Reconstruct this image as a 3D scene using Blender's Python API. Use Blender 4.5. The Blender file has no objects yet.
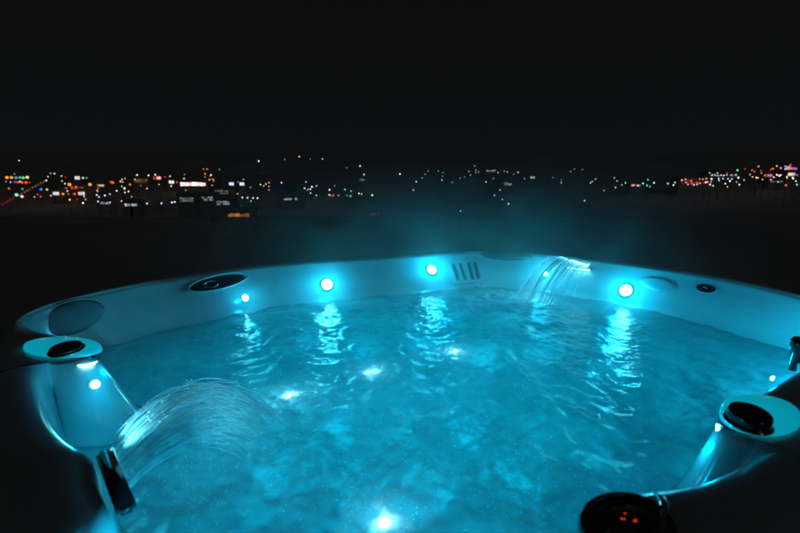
import bpy, bmesh, math, random
import numpy as np
from mathutils import Vector, Matrix
from mathutils.bvhtree import BVHTree
from math import sin, cos, pi, radians, sqrt, atan2

random.seed(7)
rng = np.random.default_rng(11)
scene = bpy.context.scene
C = scene.collection

# ------------------------------------------------------------------ camera, sky, moon, exposure
K = 0.82                       # metres per plan unit of the survey below
H_RIM, H_WATER = 0.45, 0.64    # eye height over rim and water in survey units
Z_RIM = 0.92
ZC = Z_RIM + H_RIM * K
PITCH = radians(11.0)
FPX = 444.0                    # focal length in pixels of the 800 px photograph
cam_d = bpy.data.cameras.new('camera')
cam = bpy.data.objects.new('camera', cam_d); C.objects.link(cam)
cam.location = (0, 0, ZC)
cam.rotation_euler = (pi / 2 - PITCH, 0, 0)
cam_d.sensor_width = 36.0
cam_d.lens = 36.0 * FPX / 800.0
cam_d.clip_start = 0.02
cam_d.clip_end = 8000
cam_d.dof.use_dof = True
cam_d.dof.focus_distance = 1.35
cam_d.dof.aperture_fstop = 4.0
scene.camera = cam

world = bpy.data.worlds.new('World'); scene.world = world
world.use_nodes = True
bg = world.node_tree.nodes['Background']
bg.inputs['Color'].default_value = (0.95, 0.98, 1.0, 1)
bg.inputs['Strength'].default_value = 0.0044
_wt = world.node_tree
_tc = _wt.nodes.new('ShaderNodeTexCoord'); _sx = _wt.nodes.new('ShaderNodeSeparateXYZ'); _cr = _wt.nodes.new('ShaderNodeValToRGB')
_wt.links.new(_tc.outputs['Generated'], _sx.inputs[0]); _wt.links.new(_sx.outputs['Z'], _cr.inputs['Fac']); _wt.links.new(_cr.outputs['Color'], bg.inputs['Color'])
_cr.color_ramp.elements[0].position = .0; _cr.color_ramp.elements[0].color = (.95, 1.08, 1.18, 1)
_cr.color_ramp.elements[1].position = .45; _cr.color_ramp.elements[1].color = (.90, .90, .92, 1)
_cr.color_ramp.interpolation = 'EASE'

sun_d = bpy.data.lights.new('moon', 'SUN')
sun_d.energy = 0.032; sun_d.angle = radians(2); sun_d.color = (0.85, 0.92, 1.0)
sun = bpy.data.objects.new('moon', sun_d); C.objects.link(sun)
sun.rotation_euler = (radians(68), 0, radians(28))

vs = scene.view_settings
vs.view_transform = 'Standard'; vs.look = 'None'; vs.gamma = 1.0; vs.exposure = 0.0
try: vs.use_curve_mapping = False
except Exception: pass
cy = scene.cycles
cy.use_denoising = True
cy.use_adaptive_sampling = False
cy.max_bounces = 7; cy.diffuse_bounces = 3; cy.glossy_bounces = 3
cy.transmission_bounces = 5; cy.transparent_max_bounces = 10; cy.volume_bounces = 0
cy.sample_clamp_indirect = 4.0
cy.caustics_reflective = False; cy.caustics_refractive = False
cy.volume_step_rate = 1.0
cy.volume_max_steps = 64

# ------------------------------------------------------------------ survey: directions of sight
def ray(px, py):
    dx, dy = px - 400.0, 266.0 - py
    return Vector((dx, FPX * cos(PITCH) + dy * sin(PITCH), -FPX * sin(PITCH) + dy * cos(PITCH)))
EYE = Vector((0, 0, ZC))
def on_plane(px, py, h):
    """point h survey units below the eye, metres"""
    d = ray(px, py)
    return EYE + d * (h * K / -d.z)

# ------------------------------------------------------------------ helpers
def tag(o, label=None, cat=None, group=None, kind=None):
    if label: o['label'] = label
    if cat: o['category'] = cat
    if group: o['group'] = group
    if kind: o['kind'] = kind
    return o
def empty(name, loc=(0, 0, 0), rz=0):
    o = bpy.data.objects.new(name, None); C.objects.link(o)
    o.location = loc; o.rotation_euler = (0, 0, rz); o.empty_display_size = .1
    return o
def mesh_obj(name, verts, faces, mat, parent=None, smooth=True, mats=None, fm=None):
    me = bpy.data.meshes.new(name)
    me.from_pydata([tuple(v) for v in verts], [], faces)
    for m in (mats or [mat]): me.materials.append(m)
    if smooth: me.polygons.foreach_set('use_smooth', [True] * len(me.polygons))
    if fm is not None: me.polygons.foreach_set('material_index', fm)
    me.update()
    o = bpy.data.objects.new(name, me); C.objects.link(o)
    if parent is not None:
        o.parent = parent
        o.matrix_parent_inverse = Matrix.Translation(parent.location).inverted() if parent.parent is None else Matrix()
    return o
class MB:
    """collects simple shapes as one mesh"""
    def __init__(s): s.v = []; s.f = []; s.m = []
    def add(s, vs_, fs, mi=0, M=None):
        b = len(s.v)
        s.v += [(M @ Vector(v)) if M is not None else Vector(v) for v in vs_]
        s.f += [tuple(b + i for i in f) for f in fs]; s.m += [mi] * len(fs)
        return s
    def box(s, x0, x1, y0, y1, z0, z1, mi=0, M=None):
        v = [(x, y, z) for z in (z0, z1) for y in (y0, y1) for x in (x0, x1)]
        return s.add(v, [(0, 2, 3, 1), (4, 5, 7, 6), (0, 1, 5, 4), (2, 6, 7, 3), (0, 4, 6, 2), (1, 3, 7, 5)], mi, M)
    def lathe(s, prof, n=24, mi=0, M=None, sx=1, sy=1, cap=True):
        v = []; f = []
        for r, z in prof:
            for k in range(n):
                a = 2 * pi * k / n; v.append((r * cos(a) * sx, r * sin(a) * sy, z))
        for j in range(len(prof) - 1):
            for k in range(n):
                k2 = (k + 1) % n
                f.append((j * n + k, j * n + k2, (j + 1) * n + k2, (j + 1) * n + k))
        if cap:
            f.append(tuple(reversed(range(n)))); f.append(tuple((len(prof) - 1) * n + k for k in range(n)))
        return s.add(v, f, mi, M)
    def tube(s, pts, rad, n=5, mi=0):
        pts = [Vector(p) for p in pts]; v = []; f = []
        for i, p in enumerate(pts):
            t = (pts[min(i + 1, len(pts) - 1)] - pts[max(i - 1, 0)]).normalized()
            a = t.cross(Vector((0.13, 0.21, 1))).normalized(); b = t.cross(a)
            r = rad[i] if hasattr(rad, '__len__') else rad
            for k in range(n):
                an = 2 * pi * k / n; v.append(p + (a * cos(an) + b * sin(an)) * r)
        for i in range(len(pts) - 1):
            for k in range(n):
                k2 = (k + 1) % n
                f.append((i * n + k, i * n + k2, (i + 1) * n + k2, (i + 1) * n + k))
        f.append(tuple(reversed(range(n)))); f.append(tuple((len(pts) - 1) * n + k for k in range(n)))
        return s.add(v, f, mi)
    def build(s, name, mat, parent=None, smooth=True, mats=None):
        return mesh_obj(name, s.v, s.f, mat, parent, smooth, mats, s.m)
def dome_prof(r, h, n=6, z=0):
    return [(r * cos(a), z + h * sin(a)) for a in [pi / 2 * i / n for i in range(n)]] + [(r * .02, z + h)]
def frame(p, n, up=Vector((0, 0, 1))):
    """matrix whose z is n, y as near 'up' as can be"""
    z = n.normalized(); x = up.cross(z).normalized(); y = z.cross(x)
    M = Matrix((x, y, z)).transposed().to_4x4(); M.translation = p
    return M

# ------------------------------------------------------------------ materials
def new_mat(name):
    m = bpy.data.materials.new(name); m.use_nodes = True
    nt = m.node_tree; nt.nodes.clear()
    out = nt.nodes.new('ShaderNodeOutputMaterial')
    return m, nt, out
def N(nt, t, **kw):
    n = nt.nodes.new(t)
    for k, v in kw.items():
        if k in n.inputs: n.inputs[k].default_value = v
        else: setattr(n, k, v)
    return n
def pbr(name, col, rough=.4, metal=0.0, noise=0.0, nscale=20.0, bump=0.0, bscale=60.0, coat=0.0, spec=.5, rvar=0.0):
    m, nt, out = new_mat(name); L = nt.links
    b = N(nt, 'ShaderNodeBsdfPrincipled'); b.inputs['Base Color'].default_value = (*col, 1)
    b.inputs['Roughness'].default_value = rough; b.inputs['Metallic'].default_value = metal
    b.inputs['Coat Weight'].default_value = coat; b.inputs['Coat Roughness'].default_value = .08
    b.inputs['Specular IOR Level'].default_value = spec
    tc = N(nt, 'ShaderNodeTexCoord')
    if noise:
        t = N(nt, 'ShaderNodeTexNoise', Scale=nscale, Detail=5.0)
        L.new(tc.outputs['Object'], t.inputs['Vector'])
        r = N(nt, 'ShaderNodeValToRGB')
        r.color_ramp.elements[0].color = (*[c * (1 - noise) for c in col], 1); r.color_ramp.elements[0].position = .3
        r.color_ramp.elements[1].color = (*[min(1, c * (1 + noise)) for c in col], 1); r.color_ramp.elements[1].position = .7
        L.new(t.outputs['Fac'], r.inputs['Fac']); L.new(r.outputs['Color'], b.inputs['Base Color'])
    if rvar:
        t3 = N(nt, 'ShaderNodeTexNoise', Scale=9.0, Detail=6.0)
        L.new(tc.outputs['Object'], t3.inputs['Vector'])
        mr = N(nt, 'ShaderNodeMapRange'); mr.inputs['From Min'].default_value = .3; mr.inputs['From Max'].default_value = .7
        mr.inputs['To Min'].default_value = max(.02, rough - rvar); mr.inputs['To Max'].default_value = rough + rvar
        L.new(t3.outputs['Fac'], mr.inputs['Value']); L.new(mr.outputs['Result'], b.inputs['Roughness'])
    if bump:
        t2 = N(nt, 'ShaderNodeTexNoise', Scale=bscale, Detail=6.0)
        L.new(tc.outputs['Object'], t2.inputs['Vector'])
        bp = N(nt, 'ShaderNodeBump', Strength=bump, Distance=.01)
        L.new(t2.outputs['Fac'], bp.inputs['Height']); L.new(bp.outputs['Normal'], b.inputs['Normal'])
    L.new(b.outputs['BSDF'], out.inputs['Surface'])
    return m
def emis(name, col, strength, sample=False):
    m, nt, out = new_mat(name)
    e = N(nt, 'ShaderNodeEmission'); e.inputs['Color'].default_value = (*col, 1); e.inputs['Strength'].default_value = strength
    nt.links.new(e.outputs[0], out.inputs['Surface'])
    m.cycles.emission_sampling = 'AUTO' if sample else 'NONE'
    return m

M_shell = pbr('white_acrylic', (.50, .54, .55), .16, noise=.06, nscale=6, bump=.04, bscale=900, coat=.3, rvar=.08)
M_pillow = pbr('dark_foam', (.05, .06, .065), .45, bump=.15, bscale=400)
M_black = pbr('black_plastic', (.012, .013, .014), .16, coat=.6, rvar=.06)
M_gloss = pbr('display_glass', (.01, .011, .012), .05, coat=.5)
M_chrome = pbr('chrome', (.6, .62, .63), .12, metal=1)
M_cush = pbr('grey_foam', (.20, .22, .23), .5, bump=.1, bscale=400)
M_grey = pbr('grey_plastic', (.10, .11, .115), .25)
M_cab = pbr('cabinet_panel', (.05, .045, .04), .6, noise=.3, nscale=14)
M_stone = pbr('terrace_stone', (.16, .155, .15), .75, noise=.3, nscale=5, bump=.4, bscale=30)
M_ground = pbr('pale_dry_earth', (.50, .50, .49), .95, noise=.12, nscale=.05)
M_wall = [pbr('render_wall', (.36, .355, .34), .9, noise=.15, nscale=.6), pbr('brick_wall', (.36, .33, .31), .9, noise=.2, nscale=.8),
          pbr('grey_wall', (.35, .35, .36), .9, noise=.2, nscale=.7)]
M_roof = pbr('roof_tiles', (.40, .38, .37), .85, noise=.3, nscale=1.5)
M_pole = pbr('galvanised_steel', (.16, .16, .16), .8, spec=.1)
M_lens = emis('led_lens', (.13, .90, 1.0), 50.0)
M_halo_flange = emis('halo_flange', (.04, .80, 1.0), .7)  # glow put into the flange to stand in for the lens halo
M_lens_soft = emis('led_bar', (.22, .9, 1.0), 7.0)
M_glint = emis('painted_glint', (.55, .95, 1.0), 60.0)  # glowing dots that stand in for glints on the water
M_red = emis('red_digit', (1.0, .035, .012), 1.0)

# backlit escutcheon: frosted cyan acrylic with a lamp inside
def m_escutcheon():
    m, nt, out = new_mat('backlit_acrylic'); L = nt.links
    b = N(nt, 'ShaderNodeBsdfPrincipled', Roughness=.2)
    b.inputs['Base Color'].default_value = (.10, .22, .30, 1)
    b.inputs['Coat Weight'].default_value = .5
    tc = N(nt, 'ShaderNodeTexCoord'); t = N(nt, 'ShaderNodeTexNoise', Scale=9.0, Detail=3.0)
    L.new(tc.outputs['Object'], t.inputs['Vector'])
    mr = N(nt, 'ShaderNodeMapRange'); mr.inputs['To Min'].default_value = .30; mr.inputs['To Max'].default_value = .55
    L.new(t.outputs['Fac'], mr.inputs['Value']); L.new(mr.outputs['Result'], b.inputs['Emission Strength'])
    b.inputs['Emission Color'].default_value = (.0, .72, .98, 1)
    L.new(b.outputs[0], out.inputs['Surface']); m.cycles.emission_sampling = 'NONE'
    return m
M_esc = m_escutcheon()

# aerated water: refraction + milky bubbles + fresnel mirror
def m_water():
    m, nt, out = new_mat('bubbling_water'); L = nt.links
    tc = N(nt, 'ShaderNodeTexCoord')
    n1 = N(nt, 'ShaderNodeTexNoise', Scale=34.0, Detail=5.0, Roughness=.6); L.new(tc.outputs['Object'], n1.inputs['Vector'])
    n2 = N(nt, 'ShaderNodeTexNoise', Scale=150.0, Detail=3.0, Roughness=.6); L.new(tc.outputs['Object'], n2.inputs['Vector'])
    ad = N(nt, 'ShaderNodeMath', operation='MULTIPLY_ADD'); L.new(n2.outputs['Fac'], ad.inputs[0]); ad.inputs[1].default_value = .3; L.new(n1.outputs['Fac'], ad.inputs[2])
    bp = N(nt, 'ShaderNodeBump', Strength=.55, Distance=.006); L.new(ad.outputs[0], bp.inputs['Height'])
    # foam amount
    f1 = N(nt, 'ShaderNodeTexNoise', Scale=2.6, Detail=7.0, Roughness=.62, Distortion=1.1); L.new(tc.outputs['Object'], f1.inputs['Vector'])
    fr = N(nt, 'ShaderNodeMapRange'); fr.inputs['From Min'].default_value = .42; fr.inputs['From Max'].default_value = .72
    fr.inputs['To Min'].default_value = .0; fr.inputs['To Max'].default_value = 1.0
    L.new(f1.outputs['Fac'], fr.inputs['Value'])
    at = N(nt, 'ShaderNodeAttribute'); at.attribute_name = 'foam'
    # fine bubbles on the foam attribute
    vo = N(nt, 'ShaderNodeTexVoronoi', Scale=170.0); L.new(tc.outputs['Object'], vo.inputs['Vector'])
    vr = N(nt, 'ShaderNodeMapRange'); vr.inputs['From Min'].default_value = .05; vr.inputs['From Max'].default_value = .5
    vr.inputs['To Min'].default_value = 1.0; vr.inputs['To Max'].default_value = .15; L.new(vo.outputs['Distance'], vr.inputs['Value'])
    fm = N(nt, 'ShaderNodeMath', operation='MULTIPLY'); L.new(at.outputs['Fac'], fm.inputs[0]); L.new(vr.outputs[0], fm.inputs[1])
    milk = N(nt, 'ShaderNodeMath', operation='MULTIPLY_ADD'); L.new(fr.outputs[0], milk.inputs[0]); milk.inputs[1].default_value = .08; milk.inputs[2].default_value = .91
    milk2 = N(nt, 'ShaderNodeMath', operation='ADD', use_clamp=True); L.new(milk.outputs[0], milk2.inputs[0]); L.new(fm.outputs[0], milk2.inputs[1])
    refr = N(nt, 'ShaderNodeBsdfRefraction', Roughness=.42, IOR=1.2); refr.inputs['Color'].default_value = (.72, .93, .96, 1)
    tl = N(nt, 'ShaderNodeBsdfTranslucent'); 
    b1 = N(nt, 'ShaderNodeTexNoise', Scale=6.5, Detail=8.0, Roughness=.66, Distortion=.8); L.new(tc.outputs['Object'], b1.inputs['Vector'])
    b2 = N(nt, 'ShaderNodeMapRange'); b2.inputs['From Min'].default_value = .36; b2.inputs['From Max'].default_value = .68; b2.inputs['To Min'].default_value = 0; b2.inputs['To Max'].default_value = .34; L.new(b1.outputs['Fac'], b2.inputs['Value'])
    b3 = N(nt, 'ShaderNodeMapRange'); b3.inputs['From Min'].default_value = .50; b3.inputs['From Max'].default_value = .75; b3.inputs['To Min'].default_value = 0; b3.inputs['To Max'].default_value = .30; L.new(f1.outputs['Fac'], b3.inputs['Value'])
    # pin-sized bubbles and sparkles painted into the colour: bright dots where the froth is
    v2 = N(nt, 'ShaderNodeTexVoronoi', Scale=190.0); L.new(tc.outputs['Object'], v2.inputs['Vector'])
    d1 = N(nt, 'ShaderNodeMapRange'); d1.inputs['From Min'].default_value = .10; d1.inputs['From Max'].default_value = .46; d1.inputs['To Min'].default_value = 1; d1.inputs['To Max'].default_value = 0; L.new(v2.outputs['Distance'], d1.inputs['Value'])
    sc_ = N(nt, 'ShaderNodeSeparateColor'); L.new(v2.outputs['Color'], sc_.inputs[0])
    # few cells carry a dot; froth carries more
    fa = N(nt, 'ShaderNodeMath', operation='MULTIPLY_ADD'); L.new(at.outputs['Fac'], fa.inputs[0]); fa.inputs[1].default_value = .75; L.new(b3.outputs[0], fa.inputs[2])
    th = N(nt, 'ShaderNodeMath', operation='LESS_THAN'); L.new(sc_.outputs[0], th.inputs[0]); L.new(fa.outputs[0], th.inputs[1])
    dt = N(nt, 'ShaderNodeMath', operation='MULTIPLY'); L.new(d1.outputs[0], dt.inputs[0]); L.new(th.outputs[0], dt.inputs[1])
    dg = N(nt, 'ShaderNodeMath', operation='MULTIPLY'); L.new(dt.outputs[0], dg.inputs[0]); L.new(sc_.outputs[1], dg.inputs[1])
    s1 = N(nt, 'ShaderNodeMath', operation='MULTIPLY_ADD'); L.new(dg.outputs[0], s1.inputs[0]); s1.inputs[1].default_value = 1.7; L.new(b2.outputs[0], s1.inputs[2])
    s2 = N(nt, 'ShaderNodeMath', operation='MULTIPLY_ADD', use_clamp=True); L.new(at.outputs['Fac'], s2.inputs[0]); s2.inputs[1].default_value = .35; L.new(s1.outputs[0], s2.inputs[2])
    cm = N(nt, 'ShaderNodeMix', data_type='RGBA'); L.new(s2.outputs[0], cm.inputs[0]); cm.inputs[6].default_value = (.28, .42, .46, 1); cm.inputs[7].default_value = (.96, 1, 1, 1)
    L.new(cm.outputs[2], tl.inputs['Color'])
    df = N(nt, 'ShaderNodeBsdfDiffuse'); L.new(cm.outputs[2], df.inputs['Color'])
    for x in (refr,): L.new(bp.outputs[0], x.inputs['Normal'])
    mk = N(nt, 'ShaderNodeMixShader', Fac=.4); L.new(tl.outputs[0], mk.inputs[1]); L.new(df.outputs[0], mk.inputs[2])
    mx = N(nt, 'ShaderNodeMixShader'); L.new(milk2.outputs[0], mx.inputs[0]); L.new(refr.outputs[0], mx.inputs[1]); L.new(mk.outputs[0], mx.inputs[2])
    gl = N(nt, 'ShaderNodeBsdfGlossy', Roughness=.05); gl.inputs['Color'].default_value = (1, 1, 1, 1); L.new(bp.outputs[0], gl.inputs['Normal'])
    fz = N(nt, 'ShaderNodeFresnel', IOR=1.33); L.new(bp.outputs[0], fz.inputs['Normal'])
    m2 = N(nt, 'ShaderNodeMixShader'); L.new(fz.outputs[0], m2.inputs[0]); L.new(mx.outputs[0], m2.inputs[1]); L.new(gl.outputs[0], m2.inputs[2])
    L.new(m2.outputs[0], out.inputs['Surface'])
    return m
M_water = m_water()
def m_spray(name, mixg=.3, transp=0.0, rough=.2):
    m, nt, out = new_mat(name); L = nt.links
    tl = N(nt, 'ShaderNodeBsdfTranslucent'); tl.inputs['Color'].default_value = (.95, .98, .98, 1)
    df = N(nt, 'ShaderNodeBsdfDiffuse'); df.inputs['Color'].default_value = (.95, .98, .98, 1)
    gl = N(nt, 'ShaderNodeBsdfGlossy', Roughness=rough)
    a = N(nt, 'ShaderNodeMixShader', Fac=.5); L.new(tl.outputs[0], a.inputs[1]); L.new(df.outputs[0], a.inputs[2])
    b = N(nt, 'ShaderNodeMixShader', Fac=mixg); L.new(a.outputs[0], b.inputs[1]); L.new(gl.outputs[0], b.inputs[2])
    if transp:
        t = N(nt, 'ShaderNodeBsdfTransparent'); c = N(nt, 'ShaderNodeMixShader', Fac=transp)
        L.new(b.outputs[0], c.inputs[1]); L.new(t.outputs[0], c.inputs[2]); b = c
    L.new(b.outputs[0], out.inputs['Surface'])
    return m
M_spray = m_spray('water_strands', .28, .42, .22)
M_film = m_spray('water_film', .1, .90, .2)
M_drop = m_spray('water_drops', .5, .88, .25)

# ------------------------------------------------------------------ ground, hillside
def terr(y):
    """height of the land at distance y"""
    if y < 100: return -6.7
    t = y - 100
    if t < 250:
        return -6.7 + t * 0.107 + .0000115 * t * t * 1.0
    z = -6.7 + 250 * .107 + .0000115 * 62500
    t -= 250
    return z + 3.0 * (1 - math.exp(-t / 60)) - 0.0012 * t
def make_ground():
    xs = [-2600, -1600, -1000, -700, -500, -400] + [-320 + 20 * i for i in range(33)] + [400, 500, 700, 1000, 1600, 2600]
    ys = [-300, -100, 0, 40, 80, 95] + [100 + 10 * i for i in range(36)] + [500, 600, 800, 1200, 2000, 3200]
    v = []; f = []
    for y in ys:
        for x in xs:
            z = terr(y)
            if 104 < y < 700: z += .25 * sin(x * .043 + y * .02) * min(1, (y - 104) / 60) - .25 * min(1, (y - 104) / 60)
            if y > 362: z += (1.2 + 1.6 * sin(x * .021 + 1) + 1.3 * sin(x * .0083 + 2.1) + .6 * sin(x * .067)) * min(1, (y - 362) / 40)
            v.append((x, y, z))
    n = len(xs)
    for j in range(len(ys) - 1):
        for i in range(n - 1): f.append((j * n + i, j * n + i + 1, (j + 1) * n + i + 1, (j + 1) * n + i))
    tag(mesh_obj('ground', v, f, M_ground), kind='structure')
make_ground()
def on_land(px, py, h):
    """foot on the land of a lamp h metres tall seen at this direction"""
    d = ray(px, py); y = 60.0
    while y < 1200:
        p = EYE + d * (y / d.y)
        if p.z - terr(y) <= h: break
        y *= 1.004
    return Vector((p.x, y, terr(y) - .2)), p, y

# terrace of stone slabs under the tub
def make_terrace():
    z0 = 0.0
    f = MB(); f.box(-3.4, 3.4, -1.6, 3.6, -.3, -.03)
    t = tag(f.build('terrace_floor', M_stone, None, False), kind='structure')
    b = MB(); b.box(-3.3, 3.3, -1.5, 3.5, -7.0, -.302)
    h = tag(b.build('terrace_base', M_wall[0], None, False), kind='structure')
    me = None
    for i in range(11):
        for j in range(8):
            x = -3.4 + i * .618; y = -1.6 + j * .65
            if me is None:
                s = MB(); s.box(0, .606, 0, .638, -.03, 0); o = s.build('paving_slab', M_stone, t, False); me = o.data
            else:
                o = bpy.data.objects.new('paving_slab', me); C.objects.link(o); o.parent = t
            o.location = (x, y, random.uniform(-.002, .002))
make_terrace()

# ------------------------------------------------------------------ hot tub shell
RIM_PX = [(800, 298), (750, 286), (700, 276), (650, 268), (600, 261.5), (560, 257), (520, 254), (485, 252.5), (450, 254), (400, 257.5), (350, 260.5),
          (300, 263.5), (250, 268.5), (200, 276), (150, 284), (100, 294), (60, 303), (34, 312), (24, 319), (30, 326), (44, 330.5), (60, 334),
          (74, 339.5), (90, 347), (98, 355), (93, 360), (60, 359), (44, 358), (36, 367), (37, 390), (43, 411), (54, 427), (70, 440), (86, 448),
          (93, 462), (97, 484), (104, 496), (107, 508), (100, 522), (91, 533), (92, 570), (150, 640), (300, 720), (450, 690), (560, 600), (580, 552),
          (580, 533), (583, 520), (591, 507), (607, 495), (630, 488), (655, 486), (682, 483), (712, 475), (736, 464), (752, 452), (764, 440),
          (752, 437), (734, 438), (720, 433), (718, 423), (730, 408), (745, 399), (765, 389), (785, 377), (802, 367), (835, 357), (880, 350), (905, 340),
          (895, 326), (855, 312)]
def spline(P, n):
    P = np.array(P); m = len(P); out = []
    for i in range(m):
        p0, p1, p2, p3 = P[(i - 1) % m], P[i], P[(i + 1) % m], P[(i + 2) % m]
        d1 = max(np.linalg.norm(p1 - p0) ** .5, 1e-6); d2 = max(np.linalg.norm(p2 - p1) ** .5, 1e-6); d3 = max(np.linalg.norm(p3 - p2) ** .5, 1e-6)
        t0, t1 = 0, d1; t2 = t1 + d2; t3 = t2 + d3
        for t in np.linspace(t1, t2, 24, endpoint=False):
            A1 = (t1 - t) / (t1 - t0) * p0 + (t - t0) / (t1 - t0) * p1
            A2 = (t2 - t) / (t2 - t1) * p1 + (t - t1) / (t2 - t1) * p2
            A3 = (t3 - t) / (t3 - t2) * p2 + (t - t2) / (t3 - t2) * p3
            B1 = (t2 - t) / (t2 - t0) * A1 + (t - t0) / (t2 - t0) * A2
            B2 = (t3 - t) / (t3 - t1) * A2 + (t - t1) / (t3 - t1) * A3
            out.append((t2 - t) / (t2 - t1) * B1 + (t - t1) / (t2 - t1) * B2)
    out = np.array(out); seg = np.linalg.norm(np.roll(out, -1, 0) - out, axis=1); s = np.concatenate([[0], np.cumsum(seg)])
    q = np.linspace(0, s[-1], n, endpoint=False); cl = np.vstack([out, out[:1]])
    return np.stack([np.interp(q, s, cl[:, k]) for k in range(2)], 1)
def smooth_loop(P, sig):
    n = len(P); w = np.exp(-.5 * (np.arange(-n // 2, n // 2) / sig) ** 2); w /= w.sum()
    F = np.fft.fft(np.fft.ifftshift(w))
    return np.stack([np.real(np.fft.ifft(np.fft.fft(P[:, k]) * F)) for k in range(2)], 1)
def normals(P, sig=4):
    Q = smooth_loop(P, sig); d = np.roll(Q, -1, 0) - np.roll(Q, 1, 0)
    d /= np.linalg.norm(d, axis=1)[:, None]
    return np.stack([-d[:, 1], d[:, 0]], 1)          # left of travel
NS = 720
pl = [on_plane(x, y, H_RIM) for x, y in RIM_PX]
R = smooth_loop(spline([(p.x, p.y) for p in pl], NS), 1.6)
area = .5 * np.sum(R[:, 0] * np.roll(R[:, 1], -1) - np.roll(R[:, 0], -1) * R[:, 1])
inn = normals(R, 5) * (1 if area > 0 else -1)          # points into the tub
CEN = np.array([.06, 1.28])
far = np.clip((R[:, 1] - 1.15) / .5, 0, 1)             # far band leans back, near walls are steep
far = far * far * (3 - 2 * far)
DW = .024 + .062 * far
for (tx, ty), amp_, wd_ in (((97, 356), .055, .075), ((719, 430), .035, .07)):
    tp = on_plane(tx, ty, H_RIM); dt = np.hypot(R[:, 0] - tp.x, R[:, 1] - tp.y)
    DW = DW + amp_ * np.exp(-(dt / wd_) ** 2)
DW = smooth_loop(np.column_stack([DW, DW]), 5)[:, 0]
Rs = smooth_loop(R, 14); Rss = smooth_loop(R, 34)
Z_W = ZC - H_WATER * K
loops = []                                             # (xy, z)
def addl(P, z): loops.append(np.column_stack([P, np.full(NS, z) if np.isscalar(z) else z]))
outn = -inn
Rout = smooth_loop(R - inn * 0 + (-normals(R, 30) * (1 if area > 0 else -1)) * .0, 1)
big_n = -normals(Rs, 26) * (1 if area > 0 else -1)
# outer side of the shell: a rounded rectangle-like offset of the smoothed rim
Hull = smooth_loop(Rss + big_n * .23, 26)
mid = smooth_loop(.42 * Hull + .58 * smooth_loop(R, 6), 3)
addl(Hull, Z_RIM - .08)
addl(Hull * 1.0 - big_n * .004, Z_RIM - .035)
addl(Hull - big_n * .022, Z_RIM - .014)
addl(Hull - big_n * .05, Z_RIM - .010)
addl(.85 * Hull + .15 * mid - big_n * .03, Z_RIM - .006)
addl(mid, Z_RIM + .004)
addl(.4 * mid + .6 * R, Z_RIM + .004)
addl(R - inn * .018, Z_RIM + .001)
addl(R - inn * .007, Z_RIM - .002)
addl(R, Z_RIM - .008)
addl(R + inn * .006, Z_RIM - .020)
for t in (.12, .25, .4, .55, .7, .85, 1.0):
    bow = (.012 * sin(pi * t)) * far                     # hollow band
    z = (Z_RIM - .02) + t * ((Z_W + .012) - (Z_RIM - .02))
    addl(R + inn * (.006 + (DW - .006) * t + bow)[:, None], z)
ang = np.arctan2(R[:, 1] - CEN[1], R[:, 0] - CEN[0])
Wl = R + inn * DW[:, None]
# moulded step just under the band, then seats and footwell
addl(R + inn * (DW + .010)[:, None], Z_W + .003)
addl(R + inn * (DW + .020 + .02 * far)[:, None], Z_W - .02)
def inward(t, sg):
    B = smooth_loop(R + inn * (DW + .03)[:, None], sg)
    return B + (CEN - B) * t
seat = .05 * np.sin(5 * ang + .6)
ridge = np.exp(-((np.mod(5 * ang / (2 * pi) + .1, 1) - .5) / .10) ** 2)
for t, dz, sg in ((.03, .08, 6), (.06, .16, 9), (.10, .24, 12), (.15, .30, 15), (.22, .33, 18), (.30, .34, 20), (.37, .345, 22), (.42, .37, 24), (.45, .45, 26), (.48, .58, 26), (.52, .67, 28), (.60, .70, 28), (.8, .71, 28)):
    w_ = np.clip((t - .03) / .1, 0, 1) * np.clip((.5 - t) / .08, 0, 1)
    addl(inward(t, sg), np.maximum(Z_W - dz + (seat * .8 + ridge * .13) * w_, .14))
addl(inward(.995, 28), .145)
V = np.concatenate(loops); F = []
for j in range(len(loops) - 1):
    for i in range(NS):
        i2 = (i + 1) % NS
        q = (j * NS + i, j * NS + i2, (j + 1) * NS + i2, (j + 1) * NS + i)
        F.append(q if area > 0 else q[::-1])
tub = empty('hot_tub', (0, 1.3, 0))
tag(tub, 'large light acrylic hot tub glowing cyan inside its dark rim on the terrace', 'hot tub')
shell = mesh_obj('shell', V, F, M_shell, tub)
bvh = BVHTree.FromPolygons([Vector(v) for v in V], F)
def hit(px, py, off=0.0):
    p, n, i, d = bvh.ray_cast(EYE, ray(px, py).normalized())
    if n.dot(ray(px, py)) > 0: n = -n
    return p + n * off, n
# cabinet below the shell: vertical panels, one by one
npan = 26
for k in range(npan):
    i0 = int(k * NS / npan) + 2; i1 = int((k + 1) * NS / npan) - 2
    v = []; f = []; idx = np.linspace(i0, i1, 6).astype(int) % NS
    for z in (.03, Z_RIM - .082):
        for o_ in (.0, .03):
            for i in idx: v.append((*(Hull[i] - big_n[i] * (.03 + o_)), z))
    m_ = 6
    for i in range(m_ - 1):
        f += [(i, i + 1, 2 * m_ + i + 1, 2 * m_ + i), (m_ + i + 1, m_ + i, 3 * m_ + i, 3 * m_ + i + 1), (i + 1, i, m_ + i, m_ + i + 1), (2 * m_ + i, 2 * m_ + i + 1, 3 * m_ + i + 1, 3 * m_ + i)]
    mesh_obj('cabinet_panel', v, f, M_cab, tub, False)

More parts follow.
